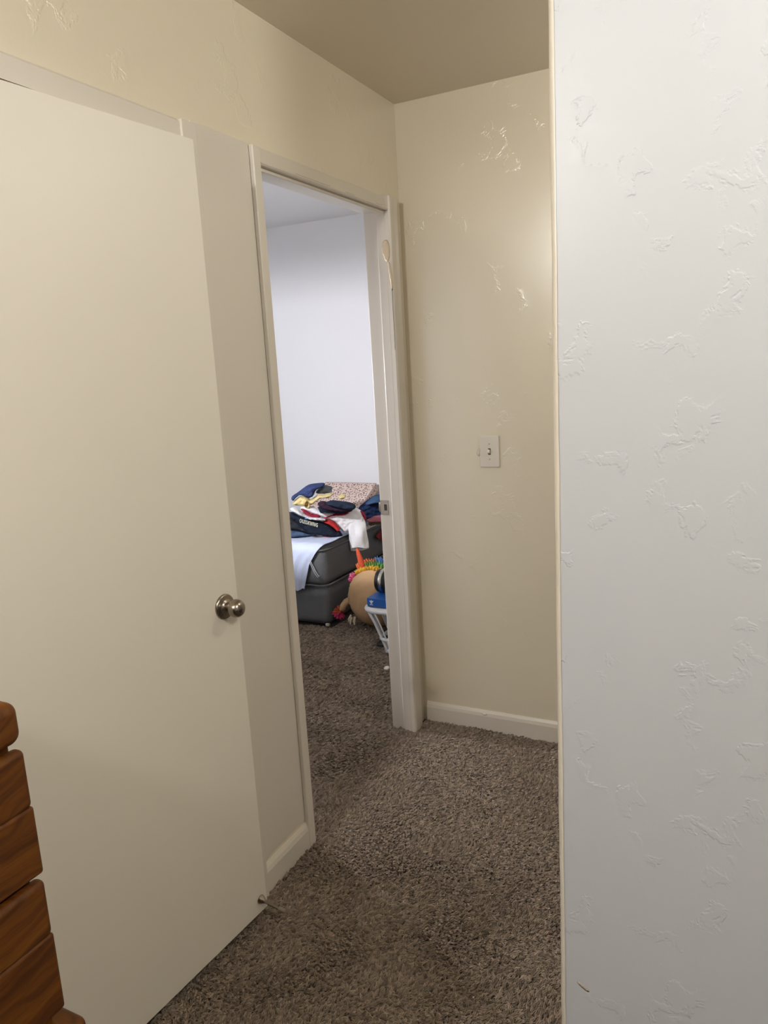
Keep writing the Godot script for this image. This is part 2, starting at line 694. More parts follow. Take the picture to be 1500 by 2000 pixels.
func ranch(w: float, t: float) -> PackedVector2Array:     # profile of a casing: x across, y out of the wall
	return PackedVector2Array([Vector2(0, 0), Vector2(0, t * 0.7), Vector2(w * 0.06, t * 0.93), Vector2(w * 0.16, t), Vector2(w * 0.45, t * 0.97), Vector2(w * 0.8, t * 0.78), Vector2(w * 0.95, t * 0.62), Vector2(w, t * 0.45), Vector2(w, 0)])

func frames() -> void:
	# casing over the closet: head and the leg that the ajar door hides
	var t := base("trim_1")
	var flat_case := PackedVector2Array([Vector2(0, 0), Vector2(0.014, 0), Vector2(0.014, 0.044), Vector2(0.004, 0.052), Vector2(0, 0.052)])
	put("head_casing", S(Transform3D(Basis(V(1, 0, 0), V(0, 1, 0), V(0, 0, 1)), V(AX, 2.036, 0))).extrude(flat_case, -1.532, -0.668), M.trim, t)
	put("leg_casing", S().rbox(V(AX, GROUND, -1.55), V(AX + 0.02, 2.086, -1.497), 0.003, 2), M.trim, t)
	put("leg_casing", S().rbox(V(AX, GROUND, -0.72), V(AX + 0.014, 2.036, -0.668), 0.003, 2), M.trim, t)
	put("filler_panel", S().rbox(V(AX - 0.001, 0.09, -1.782), V(AX + 0.002, 2.098, -1.55), 0.001, 1), M.trim, t)
	tag(t, "cream painted casing around the closet door, its head above the flat door", "door frame", "", "structure")
	# bedroom doorway
	t = base("trim_2")
	var cx := AX
	# left leg: narrow strip with a square near edge
	put("leg_casing", S().rbox(V(cx, GROUND, -1.818), V(cx + 0.015, 2.094, -1.783), 0.0035, 3), M.trim, t)
	# head casing, flush with smeared plaster
	put("head_casing", S(Transform3D(Basis(V(0, 1, 0), V(1, 0, 0), V(0, 0, -1)), V(cx, 2.048, 0))).extrude(PackedVector2Array([Vector2(0, 0), Vector2(0, 0.012), Vector2(0.004, 0.016), Vector2(0.010, 0.012), Vector2(0.012, 0.0065), Vector2(0.040, 0.0022), Vector2(0.05, 0.0), Vector2(0.05, -0.002), Vector2(0, -0.002)]), 1.818, 2.665), M.trim, t)
	# right leg: rounded profile in the corner
	put("leg_casing", S(Transform3D(Basis(V(0, 0, -1), V(1, 0, 0), V(0, 1, 0)) * Basis(V(1, 0, 0), V(0, 1, 0), V(0, 0, 1)), V(cx, GROUND, -2.5995))).extrude(ranch(0.085, 0.022), 0.0, 2.048 + 0.05 - GROUND), M.trim, t)
	# jambs and stops
	put("jamb", S().rbox(V(AB - 0.001, GROUND, -2.626), V(cx + 0.001, 2.062, -2.612), 0.003, 2), M.trim, t)
	put("jamb", S().rbox(V(AB - 0.001, GROUND, -1.822), V(cx + 0.001, 2.062, -1.815), 0.003, 2), M.trim, t)
	put("head_jamb", S().rbox(V(AB - 0.001, 2.05, -2.614), V(cx + 0.001, 2.063, -1.82), 0.003, 2), M.trim, t)
	put("stop", S().rbox(V(AB + 0.056, GROUND, -2.614), V(cx + 0.001, 2.05, -2.600), 0.004, 3), M.trim, t)
	put("head_stop", S().rbox(V(AB + 0.056, 2.037, -2.612), V(cx - 0.002, 2.052, -1.822), 0.004, 3), M.trim, t)
	# strike plate with its lip
	var sp := put("strike_plate", S().rbox(V(-1.355, 0.911, -2.6135), V(-1.318, 0.969, -2.6105), 0.0014, 2), M.nickel, t)
	put("lip", S().tube(PackedVector3Array([V(-1.353, 0.94, -2.6115), V(-1.360, 0.94, -2.6125), V(-1.364, 0.94, -2.617)]), [0.021, 0.021, 0.018], 12, 0.08, V(0, 0, 1)), M.nickel, sp)
	put("latch_hole", S().rbox(V(-1.338, 0.928, -2.6115), V(-1.325, 0.953, -2.6100), 0.003, 2), M.dark, sp)
	for y in [0.919, 0.962]:
		put("screw", S(Transform3D(Basis(V(1, 0, 0), V(0, 0, -1), V(0, 1, 0)), V(-1.331, y, -2.6108))).lathe([Vector2(0.003, 0.0), Vector2(0.0028, 0.0006), Vector2(0.0004, 0.0009)], 12), M.dark, sp)
	# dried glue run and the crack below it
	var stain := mat(lin(0.55, 0.43, 0.28), 0.5)
	var jx := Transform3D(Basis(V(1, 0, 0), V(0, 1, 0), V(0, 0, 1)), V(-1.2505, 0, -2.5995))
	put("glue_stain", S(jx).puff(cm([-28, 1935, -18, 1948, -4, 1945, 3, 1925, 2, 1890, -6, 1866, -18, 1870, -26, 1890, -30, 1915]), 0.0012, 0.006, 0.001, 3, 0.004, 0.2), stain, t)
	put("glue_stain", S(jx).puff(cm([-8, 1868, 0, 1866, 6, 1830, 7, 1790, 5, 1762, 0, 1768, -3, 1800, -8, 1840]), 0.001, 0.004, 0.0008, 4, 0.003, 0.2), stain, t)
	put("crack", S().box(V(-1.2480, 1.55, -2.6000), V(-1.2470, 1.765, -2.5985)), M.dark, t)
	for q in [[-2.20, -2.00], [-2.57, -2.52], [-2.36, -2.30]]:
		put("crack", S().box(V(AX + 0.0062, 2.0590, q[0]), V(AX + 0.0085, 2.0602, q[1])), M.dark, t)
	tag(t, "scuffed cream door frame of the bedroom doorway with a brown glue run", "door frame", "", "structure")
	# baseboards
	var bbp := PackedVector2Array([Vector2(0, 0), Vector2(0.013, 0), Vector2(0.013, 0.066), Vector2(0.0095, 0.079), Vector2(0.004, 0.089), Vector2(0, 0.089)])
	var b := put("baseboard_left", S(Transform3D(Basis(), V(AX, GROUND, 0))).extrude(bbp, -1.817, -1.55), M.trim)
	tag(b, "short cream baseboard between the flat door and the doorway", "baseboard", "", "structure")
	var bx := Transform3D(Basis(V(0, 0, 1), V(0, 1, 0), V(-1, 0, 0)), V(0, GROUND, BZ))
	var bb := base("baseboard_back")
	put("board", S(bx).extrude(bbp, -2.5, 1.243), M.trim, bb)
	put("paint_chip", S(Transform3D(Basis(V(1, 0, 0), V(0, 0.94, 0.34), V(0, -0.34, 0.94)), V(-0.985, 0.062, BZ + 0.0125))).puff(cm([-9, -3, 0, -7, 10, -2, 12, 6, 2, 5, -6, 8]), 0.002, 0.004, 0.001, 9, 0.003), mat(lin(0.78, 0.75, 0.68), 0.5), bb)
	tag(bb, "long cream baseboard along the foot of the end wall", "baseboard", "", "structure")

func closet_door() -> void:
	var dirn := V(0.0784, 0, -1).normalized()
	var nrm := V(1, 0, 0.0784).normalized()
	var t := base("door_1", V(-1.261, 0.0156, -0.725))
	t.basis = Basis(nrm, Vector3.UP, nrm.cross(Vector3.UP))     # local x out of the door, local -z towards the free edge
	var sgn := 1.0 if t.basis.z.dot(dirn) > 0 else -1.0
	var zz := func(d: float) -> float: return sgn * d
	var lo := V(-0.035, 0, minf(0, zz.call(0.762)))
	var hi := V(0, 2.014, maxf(0, zz.call(0.762)))
	put("panel", S().rbox(lo, hi, 0.0018, 2), M.door, t)
	# privacy knob
	var kz: float = zz.call(0.710)
	var ky := 0.899
	var out := Transform3D(Basis(V(0, -1, 0), V(1, 0, 0), V(0, 0, 1)), V(0, ky, kz))
	var rose := put("rose", S(out).lathe([Vector2(0.0005, 0.0), Vector2(0.0325, 0.0), Vector2(0.0325, 0.003), Vector2(0.0312, 0.0055), Vector2(0.0285, 0.0068), Vector2(0.0215, 0.0082), Vector2(0.0165, 0.0105), Vector2(0.0150, 0.0150), Vector2(0.0005, 0.0155)], 48), M.nickel, t)
	for q in [V(0, -0.011, zz.call(-0.018))]:
		put("screw_hole", S(Transform3D(out.basis, out.origin + V(0.0072, -0.012, zz.call(-0.019)))).lathe([Vector2(0.0036, 0.0), Vector2(0.0036, 0.0006), Vector2(0.0004, 0.0008)], 14), M.dark, rose)
	var prof := [Vector2(0.0005, 0.010), Vector2(0.0105, 0.010), Vector2(0.0105, 0.020), Vector2(0.0125, 0.0225), Vector2(0.0175, 0.0255), Vector2(0.0213, 0.0300), Vector2(0.0230, 0.0360), Vector2(0.0230, 0.0425), Vector2(0.0215, 0.0490), Vector2(0.0180, 0.0545), Vector2(0.0125, 0.0585), Vector2(0.0060, 0.0603), Vector2(0.0005, 0.0606)]
	var knob := put("knob", S(out).lathe(prof, 48), M.nickel, t)
	put("release_hole", S(Transform3D(out.basis, out.origin + V(0.0602, 0, 0))).lathe([Vector2(0.0017, 0.0), Vector2(0.0017, 0.0006), Vector2(0.0003, 0.0008)], 12), M.dark, knob)
	# rigid door stop near the foot
	var st := Transform3D(Basis(V(-0.10, -1, 0).normalized(), V(1, -0.10, 0).normalized(), V(0, 0, 1)), V(0, 0.040, zz.call(0.736)))
	var stop := put("door_stop", S(st).lathe([Vector2(0.0005, 0.0), Vector2(0.0125, 0.0), Vector2(0.0125, 0.002), Vector2(0.0095, 0.008), Vector2(0.0058, 0.016), Vector2(0.0046, 0.024), Vector2(0.0044, 0.072), Vector2(0.0005, 0.073)], 24), M.nickel, t)
	put("rubber_tip", S(st).lathe([Vector2(0.0005, 0.066), Vector2(0.0056, 0.066), Vector2(0.0058, 0.083), Vector2(0.0045, 0.086), Vector2(0.0005, 0.0865)], 20), mat(lin(0.22, 0.18, 0.14), 0.6), stop)
	tag(stop, "grey metal door stop with rubber tip")
	for d in [0.25, 1.0, 1.75]:
		put("hinge", S(Transform3D(Basis(), V(0.004, d, 0.0))).lathe([Vector2(0.0005, 0), Vector2(0.006, 0), Vector2(0.006, 0.09), Vector2(0.0005, 0.09)], 12), M.nickel, t)
	tag(t, "flat cream slab door standing slightly ajar with a brushed nickel knob", "door", "", "structure")

func carpet() -> void:
	var rng := RandomNumberGenerator.new()
	rng.seed = 77
	# one tuft of three bent, twisted yarns
	var s := S()
	for k in 3:
		var a := TAU * k / 3 + 0.4
		var p := PackedVector3Array()
		for j in 4:
			var q := j / 3.0
			p.append(V(cos(a) * 0.0022 + 0.010 * q * q + cos(a + 3.0 * q) * 0.0022 * q, 0.017 * q - 0.004 * q * q, sin(a) * 0.0022 + sin(a + 3.0 * q) * 0.003 * q))
		s.tube(p, [0.0017, 0.0018, 0.0016, 0.0007], 4)
	var nap := FastNoiseLite.new()
	nap.seed = 4
	nap.frequency = 2.6
	nap.fractal_octaves = 3
	var tone := FastNoiseLite.new()
	tone.seed = 8
	tone.frequency = 55.0
	var xs: Array[Transform3D] = []
	var cs: Array[Color] = []
	var hall := PackedVector2Array([Vector2(-1.25, -0.72), Vector2(-1.25, -1.82), Vector2(-1.37, -1.82), Vector2(-1.37, -2.605), Vector2(-1.25, -2.605), Vector2(-1.25, -2.715), Vector2(-0.1, -2.715), Vector2(-0.1, -1.325), Vector2(-0.31, -1.325), Vector2(-0.31, -1.19), Vector2(0.1, -1.19), Vector2(0.1, -0.72)])
	var room := PackedVector2Array([Vector2(-1.36, -1.83), Vector2(-1.9, -1.85), Vector2(-2.85, -3.58), Vector2(-2.24, -3.60), Vector2(-2.22, -4.2), Vector2(-1.6, -4.1), Vector2(-1.36, -2.75)])
	for part in [[hall, 0.0056], [room, 0.0072]]:
		var poly: PackedVector2Array = part[0]
		var step: float = part[1]
		var bb := Rect2(poly[0], Vector2.ZERO)
		for p in poly:
			bb = bb.expand(p)
		var z := bb.position.y
		while z < bb.end.y:
			var x := bb.position.x
			while x < bb.end.x:
				var p := Vector2(x + rng.randf_range(-0.5, 0.5) * step, z + rng.randf_range(-0.5, 0.5) * step)
				x += step
				if not Geometry2D.is_point_in_polygon(p, poly):
					continue
				var lean := nap.get_noise_2d(p.x, p.y)
				var head := nap.get_noise_2d(p.x + 20.0, p.y) * 2.6 + rng.randfn(0.0, 0.7)
				var sc := step / 0.0060 * rng.randf_range(0.85, 1.2)
				var b := Basis(Vector3.UP, head) * Basis(V(0, 0, 1), -0.40 - lean * 0.55 + rng.randfn(0, 0.22)) * Basis(Vector3.UP, rng.randf_range(-0.5, 0.5))
				xs.append(Transform3D(b.scaled(V(sc, sc * (1.0 if step < 0.007 else 0.9), sc)), V(p.x, GROUND - 0.001, p.y)))
				var c := 0.80 + 0.35 * tone.get_noise_2d(p.x, p.y) + rng.randfn(0.0, 0.16)
				c = clampf(c, 0.35, 1.5)
				cs.append(Color(c, c * rng.randf_range(0.96, 1.02), c * rng.randf_range(0.92, 1.02)))
			z += step
	var mm := MultiMesh.new()
	mm.transform_format = MultiMesh.TRANSFORM_3D
	mm.use_colors = true
	mm.mesh = s.mesh()
	mm.instance_count = xs.size()
	for i in xs.size():
		mm.set_instance_transform(i, xs[i])
		mm.set_instance_color(i, cs[i])
	var o := MultiMeshInstance3D.new()
	o.name = "carpet_pile"
	o.multimesh = mm
	var m := mat(lin(0.30, 0.235, 0.185), 0.9)
	m.vertex_color_use_as_albedo = true
	m.metallic_specular = 0.2
	o.material_override = m
	add_child(o, true)
	tag(o, "brown shag carpet pile covering hall and bedroom floor", "carpet", "", "stuff")

func dresser() -> void:
	var t := base("dresser", V(-1.02, 0, -0.12))
	t.set_meta("label", "")
	var back := -0.225
	var fr := 0.22
	var far := -0.434
	var near := 0.42
	var om := []
	for k in 5:
		om.append(oak(k + 1))
	put("carcass", S().rbox(V(back, 0.0, far + 0.006), V(fr - 0.022, 1.056, near), 0.004, 2), om[3], t)
	put("top", S().rbox(V(back, 1.058, far - 0.001), V(fr + 0.002, 1.114, near + 0.01), 0.016, 4), om[0], t)
	var rows := [[0.878, 1.050, 0.968], [0.678, 0.869, 0.787]]
	var k := 1
	for r in rows:
		var s := S()
		s.rbox(V(fr - 0.020, r[2] + 0.001, far), V(fr, r[1], near), 0.009, 3)
		s.rbox(V(fr - 0.020, r[0], far), V(fr, r[2] + 0.004, near), 0.005, 3)
		put("drawer", s, om[k], t)
		k += 1
	put("waist_moulding", S().rbox(V(back, 0.618, far - 0.022), V(fr + 0.012, 0.650, near + 0.02), 0.014, 4), om[4], t)
	for q in [[0.36, 0.605], [0.06, 0.35]]:
		put("drawer", S().rbox(V(fr - 0.020, q[0], far), V(fr, q[1], near), 0.009, 3), om[1], t)
	tag(t, "honey oak dresser with rounded drawer fronts at the lower left", "dresser")

func switch_plate() -> void:
	var t := base("light_switch", V(-0.9315, 1.1495, BZ))
	put("plate", S().rbox(V(-0.0395, -0.061, -0.001), V(0.0395, 0.061, 0.0065), 0.004, 3), M.plastic, t)
	put("slot", S().rbox(V(-0.0052, -0.0125, 0.006), V(0.0052, 0.0125, 0.0068), 0.0003, 1), M.dark, t)
	put("toggle", S(Transform3D(Basis(V(1, 0, 0), -0.45), V(0, -0.002, 0.006))).rbox(V(-0.0042, -0.0065, -0.004), V(0.0042, 0.0065, 0.013), 0.0018, 2), M.plastic, t)
	for y in [-0.030, 0.030]:
		put("screw", S(Transform3D(Basis(V(1, 0, 0), V(0, 0, -1), V(0, 1, 0)), V(0, y, 0.0064)) * Transform3D(Basis(V(1, 0, 0), PI), Vector3.ZERO)).lathe([Vector2(0.0036, 0.0), Vector2(0.003, 0.001), Vector2(0.0004, 0.0014)], 14), mat(lin(0.5, 0.47, 0.42), 0.4), t)
	put("chipped_plaster", S(Transform3D(Basis(), V(-0.045, -0.005, 0.0))).puff(cm([-6, -12, 6, -16, 7, 18, -2, 14, -9, 2]), 0.0035, 0.006, 0.002, 12, 0.003), M.cream, t)
	tag(t, "cream toggle light switch on the end wall", "light switch")

func bed() -> void:
	var fab := cloth(lin(0.115, 0.115, 0.12))
	var fab2 := cloth(lin(0.10, 0.10, 0.105))
	var t := base("box_spring", V(-3.2, 0, -4.06))
	put("body", S().rbox(V(-1.0, 0.004, -0.475), V(0.957, 0.236, 0.474), 0.052, 5), fab2, t)
	put("corner_guard", S().rbox(V(0.925, 0.004, 0.455), V(0.953, 0.022, 0.474), 0.006, 2), mat(lin(0.35, 0.32, 0.24), 0.5), t)
	tag(t, "charcoal fabric box spring standing on the bedroom carpet", "box spring")
	t = base("mattress", V(-3.2, 0, -4.06))
	put("body", S().rbox(V(-1.0, 0.242, -0.475), V(0.952, 0.490, 0.470), 0.055, 5), fab, t)
	for y in [0.252, 0.464]:
		var p := PackedVector3Array()
		var e := V(0.954, 0, 0.472)
		var r := 0.055
		p.append(V(-0.9, y, e.z))
		for k in 7:
			var a := PI / 2 * (1.0 - k / 6.0)
			p.append(V(e.x - r + cos(a) * r, y, e.z - r + sin(a) * r))
		p.append(V(e.x, y, -0.42))
		put("piping", S().tube(p, [0.006], 8), fab if y < 0.3 else fab2, t)
	tag(t, "charcoal grey mattress under the laundry", "mattress")
	# leopard print cushion leaning on the wall
	var cu := base("cushion", V(-2.555, 0.612, -4.36))
	cu.basis = Basis(V(1, 0, 0), 0.475)
	put("cover", S().rbox(V(-0.205, -0.032, -0.17), V(0.205, 0.030, 0.17), 0.014, 4), leopard(), cu)
	var pc := PackedVector3Array()
	for q in [[1, 1], [1, -1], [-1, -1], [-1, 1], [1, 1]]:
		pc.append(V(q[0] * 0.2, 0.027, q[1] * 0.165))
	put("piping", S().tube(pc, [0.004], 6), mat(lin(0.42, 0.32, 0.29), 0.9), cu)
	tag(cu, "boxy leopard print cushion leaning on the wall behind the laundry", "cushion")

func garment(called: String, label: String, d: float, list: Array, c: Color, depth := 0.05, edge := 0.016, crease := 0.006, category := "clothes", parent: Node3D = null) -> MeshInstance3D:
	var o := put(called, S(heap(d)).puff(cm(list), depth, edge, crease * 1.6, list[0] + 1000, 0.0055, 0.35), cloth(c), parent)
	if parent == null:
		tag(o, label, category, "laundry heaped on the bed")
	return o

func laundry() -> void:
	var navy := lin(0.035, 0.05, 0.13)
	var ink := lin(0.012, 0.016, 0.028)
	var crimson := lin(0.33, 0.025, 0.055)
	# light blue shirt spread over the bed corner
	var g := []
	for i in 34:
		var q := i / 33.0
		var len := q * 0.66
		var y := 0.0
		var z := 0.0
		var fall := 0.0
		if len < 0.36:
			y = 0.4965
			z = -3.99 + len
		elif len < 0.444:
			var a := (len - 0.36) / 0.0535
			y = 0.4965 - 0.0535 * (1.0 - cos(minf(a, PI / 2)))
			z = -3.63 + 0.0535 * sin(minf(a, PI / 2))
			fall = (len - 0.36) / 0.084
		else:
			y = 0.443 - (len - 0.444)
			z = -3.5765
			fall = 1.0
		var right := -2.250
		right -= smoothstep(0.34, 0.52, len) * 0.085 + maxf(0, len - 0.47) * 0.25
		var row := []
		for j in 40:
			var u := j / 39.0
			var x := lerpf(-2.80, right, u)
			var down := clampf((len - 0.40) / 0.2, 0, 1)
			var fold := pow(0.5 + 0.5 * sin(u * 46.0 + len * 7.0), 1.5) * 0.020 * down + absf(sin(u * 23.0 + 1.0)) * 0.006 * down
			var hem := 0.012 * sin(u * 34.0) * down
			row.append(V(x, y + hem * 0.6 + 0.0015 * sin(u * 40.0 + len * 30.0) * (1.0 - fall), z + fold))
		g.append(row)
	var blue := base("light_blue_shirt")
	put("body", S().sheet(g, 0.003), cloth(lin(0.55, 0.60, 0.75)), blue)
	var pk := []
	for j in 22:
		var u := j / 21.0
		var xx := lerpf(-2.66, -2.30, u)
		pk.append(V(xx, 0.5005 + 0.0015 * sin(xx * 40.0), -3.76 - 0.02 * sin(u * PI)))
	put("coral_stripe", S().tube(PackedVector3Array(pk), [0.0035], 6, 0.5), cloth(lin(0.75, 0.30, 0.33)), blue)
	var cord := cloth(lin(0.55, 0.56, 0.58))
	for q in [[V(-2.342, 0.452, -3.574), V(-2.335, 0.410, -3.570), V(-2.305, 0.345, -3.572), V(-2.285, 0.315, -3.574), V(-2.279, 0.319, -3.576)], [V(-2.350, 0.430, -3.573), V(-2.330, 0.375, -3.571), V(-2.310, 0.330, -3.573), V(-2.293, 0.308, -3.574), V(-2.288, 0.310, -3.575)]]:
		put("drawstring", S().tube(PackedVector3Array(q), [0.0022], 6), cord, blue)
	tag(blue, "light blue shirt draped over the corner of the mattress, drawstrings hanging", "shirt", "laundry heaped on the bed")

	garment("blue_jeans", "steel blue folded jeans at the bottom of the heap", 0.02, [-260, 575, -203, 567, -162, 561, -121, 545, -96, 533, -52, 526, -25, 511, -38, 505, -91, 500, -260, 500], lin(0.06, 0.09, 0.15), 0.05, 0.02, 0.005, "jeans")
	garment("charcoal_shirt", "charcoal folded shirt above the steel blue jeans", 0.045, [-260, 640, -201, 631, -170, 616, -144, 600, -114, 567, -80, 540, -70, 520, -102, 526, -126, 538, -162, 554, -260, 566], lin(0.025, 0.026, 0.032), 0.055, 0.02, 0.006, "shirt")
	var bl := base("black_shirt")
	garment("body", "", 0.0750, [-194, 670, -171, 661, -148, 644, -124, 632, -80, 613, -46, 603, -9, 595, 27, 576, 58, 553, 79, 525, 97, 533, 108, 508, 117, 494, 59, 493, 9, 501, -27, 512, -101, 528, -117, 553, -147, 586, -172, 614, -198, 631], ink, 0.045, 0.02, 0.004, "", bl)
	var lm := TextMesh.new()
	lm.text = "OUISKWNG"
	var sf := SystemFont.new()
	sf.font_names = PackedStringArray(["Droid Sans"])
	sf.font_weight = 700
	lm.font = sf
	lm.font_size = 32
	lm.pixel_size = 0.001
	lm.depth = 0.002
	var lt := MeshInstance3D.new()
	lt.name = "lettering"
	lt.mesh = lm
	lt.material_override = mat(lin(0.55, 0.55, 0.42), 0.6)
	bl.add_child(lt, true)
	var hb := heap(0.1245)
	lt.transform = hb * Transform3D(Basis(V(0.62, -0.22, 0), V(0.16, 1.0, 0), V(0, 0, 1)), V(-0.086, 0.601, 0))
	tag(bl, "black folded shirt with a row of pale block letters", "shirt", "laundry heaped on the bed")
	var wp := base("printed_white_shirt")
	garment("body", "", 0.0930, [-198, 689, -175, 700, -149, 689, -133, 675, -112, 653, -79, 633, -59, 628, -20, 623, 22, 611, 19, 603, -21, 608, -70, 615, -85, 619, -125, 641, -159, 659], lin(0.78, 0.77, 0.80), 0.045, 0.012, 0.003, "", wp)
	garment("blue_print", "", 0.1100, [-126, 645, -110, 640, -79, 624, -81, 617, -109, 627, -125, 639], lin(0.10, 0.16, 0.36), 0.036, 0.008, 0.001, "", wp)
	garment("dark_print", "", 0.1100, [-182, 684, -174, 689, -152, 668, -158, 664], lin(0.25, 0.26, 0.30), 0.036, 0.006, 0.001, "", wp)
	tag(wp, "white shirt folded to a narrow edge with a blue print", "shirt", "laundry heaped on the bed")
	# white shirt with crimson bands and the sleeve that hangs over the side
	var tee := base("white_shirt")
	garment("body", "", 0.0250, [-144, 681, -94, 690, -49, 681, -21, 664, 16, 655, 74, 644, 138, 646, 190, 655, 215, 652, 240, 632, 252, 600, 256, 550, 232, 525, 190, 515, 160, 520, 120, 500, 94, 545, 70, 582, 29, 594, 4, 604, -11, 618, -60, 637, -108, 668], lin(0.80, 0.78, 0.79), 0.045, 0.02, 0.004, "", tee)
	garment("crimson_band", "", 0.0600, [-133, 679, -115, 680, -87, 660, -59, 640, -29, 636, -9, 623, -20, 616, -79, 625, -105, 646], crimson, 0.042, 0.012, 0.002, "", tee)
	garment("crimson_band", "", 0.0550, [-8, 617, 30, 625, 76, 640, 137, 639, 153, 659, 165, 659, 160, 630, 130, 618, 75, 622, 45, 619, 29, 609, 5, 612], crimson, 0.042, 0.012, 0.002, "", tee)
	garment("red_side", "", 0.0750, [-12, 597, 19, 603, 48, 600, 75, 582, 90, 559, 103, 537, 79, 525, 58, 553, 27, 576], lin(0.50, 0.035, 0.035), 0.045, 0.015, 0.003, "", tee)
	garment("red_collar", "", 0.0150, [215, 640, 238, 637, 254, 621, 266, 599, 265, 577, 257, 556, 245, 575, 233, 616], crimson, 0.05, 0.012, 0.002, "", tee)
	var ring := []
	var hx := heap(0.050)
	for i in 15:
		var q := i / 14.0
		var row := []
		for j in 33:
			var a := TAU * j / 32.0
			var w := lerpf(0.050, 0.0545, smoothstep(0.0, 0.5, q))
			var dep := lerpf(0.020, 0.027, q)
			var cu := lerpf(0.203, 0.208, q)
			var vv := lerpf(0.600, 0.405, q)
			var front := sin(a)
			vv += q * q * (0.016 * front - 0.012 * cos(a) * maxf(front, 0.0) + 0.010 * cos(a) * 0.2)
			var crease := (0.004 * sin(a * 5.0 + q * 3.0) + 0.004 * sin(a * 3.0 - q * 6.0 + 1.0)) * smoothstep(0.0, 0.4, q)
			row.append(hx * V(cu + cos(a) * (w + crease), vv, front * (dep + crease) + 0.030 * smoothstep(0.0, 0.6, q) - 0.008 * q))
		ring.append(row)
	put("sleeve", S().sheet(ring, 0.0022), cloth(lin(0.80, 0.78, 0.79)), tee)
	tag(tee, "white shirt with crimson bands, one short sleeve hanging over the bed side", "shirt", "laundry heaped on the bed")

	garment("black_trousers", "black folded trousers lowest of the dark stack", 0.07, [-28, 685, 2, 694, 51, 675, 117, 664, 185, 665, 188, 650, 128, 636, 70, 640, 16, 652, -13, 646, -23, 668], ink, 0.06, 0.012, 0.004, "trousers")
	garment("plum_shirt", "dark plum folded shirt in the middle of the dark stack", 0.1, [-34, 709, -3, 728, 29, 720, 58, 705, 103, 687, 152, 679, 190, 676, 182, 655, 117, 652, 51, 663, 2, 682], lin(0.035, 0.016, 0.03), 0.06, 0.012, 0.005, "shirt")
	garment("dark_navy_shirt", "dark navy folded shirt on top of the dark stack", 0.13, [19, 721, 64, 732, 114, 722, 164, 712, 195, 697, 202, 682, 193, 666, 153, 668, 103, 678, 54, 698, 29, 706], lin(0.016, 0.024, 0.045), 0.06, 0.014, 0.005, "shirt")
	var yl := base("yellow_shirt")
	garment("body", "", -0.0030, [-181, 698, -170, 719, -149, 734, -130, 746, -103, 744, -78, 734, -67, 720, -47, 731, -31, 741, -10, 750, 24, 748, 37, 753, 68, 751, 71, 740, 45, 720, 20, 726, -3, 726, -25, 715, -41, 701, -61, 687, -90, 685, -105, 681, -126, 686, -163, 692], lin(0.68, 0.55, 0.27), 0.045, 0.016, 0.010, "", yl)
	garment("hem", "", -0.0380, [95, 716, 118, 734, 138, 738, 156, 727, 145, 707, 121, 700], lin(0.68, 0.55, 0.27), 0.045, 0.012, 0.010, "", yl)
	var sl := []
	var yx := heap(0.036)
	for i in 6:
		var q := i / 5.0
		var row := []
		for j in 21:
			var a := TAU * j / 20.0
			row.append(yx * V(-0.097 + 0.008 * q + cos(a) * 0.015 * (0.8 + 0.25 * q), 0.706 - 0.004 * q + sin(a) * 0.021 * (0.8 + 0.25 * q), -0.01 + 0.045 * q))
		sl.append(row)
	put("sleeve", S().sheet(sl, 0.002), cloth(lin(0.66, 0.53, 0.26)), yl)
	tag(yl, "pale yellow crumpled shirt under the navy trousers", "shirt", "laundry heaped on the bed")
	garment("grey_shirt", "grey crumpled shirt beside the navy trousers at the top", -0.075, [-35, 745, -30, 760, -9, 778, 13, 794, 28, 797, 40, 791, 71, 782, 76, 770, 64, 760, 73, 751, 50, 741, -1, 741], lin(0.17, 0.19, 0.22), 0.05, 0.014, 0.010, "shirt")
	garment("navy_trousers", "navy blue trousers arched over the top of the heap", -0.03, [-187, 727, -178, 748, -141, 767, -108, 790, -81, 807, -56, 814, -5, 816, 24, 815, 30, 806, 12, 790, -20, 780, -36, 764, -44, 743, -66, 727, -95, 732, -113, 746, -130, 752, -146, 742, -160, 730, -174, 713], navy, 0.07, 0.022, 0.008, "trousers")
	# heap further along the bed, half hidden by the door frame
	garment("navy_sweater", "dark navy sweater heaped beyond the hanging white sleeve", -0.16, [221, 600, 237, 629, 273, 654, 312, 679, 340, 694, 420, 694, 440, 614, 420, 530, 342, 530, 287, 530, 255, 560], lin(0.012, 0.022, 0.06), 0.06, 0.03, 0.012, "sweater")
	garment("denim_shorts", "mid blue denim lying on the dark navy sweater", -0.11, [271, 652, 310, 682, 337, 699, 420, 700, 420, 655, 335, 655, 308, 652, 283, 644], lin(0.045, 0.09, 0.17), 0.07, 0.014, 0.006, "jeans")
	garment("pink_towel", "dusty pink towel next to the door frame", -0.1, [273, 549, 304, 565, 339, 573, 420, 575, 420, 528, 337, 530, 287, 530, 277, 539], lin(0.45, 0.15, 0.19), 0.04, 0.018, 0.005, "towel")
	garment("olive_cloth", "olive brown folded cloth under the dusty pink towel", -0.13, [286, 528, 313, 534, 420, 540, 420, 508, 337, 508, 287, 502], lin(0.12, 0.085, 0.05), 0.04, 0.012, 0.004, "cloth")
	var band := PackedVector3Array()
	for k in 8:
		var q := k / 7.0
		band.append(V(-2.240 + 0.004 * sin(q * 3.0), 0.486 + 0.006 * sin(q * 4.0), -4.06 - 0.42 * q))
	tag(put("white_strap", S().tube(band, [0.011], 10, 0.5, V(1, 0.4, 0)), cloth(lin(0.50, 0.47, 0.46))), "whitish cloth edge along the mattress rim below the pink towel", "cloth", "laundry heaped on the bed")
	# maroon blanket hanging from the bed side
	var mb := []
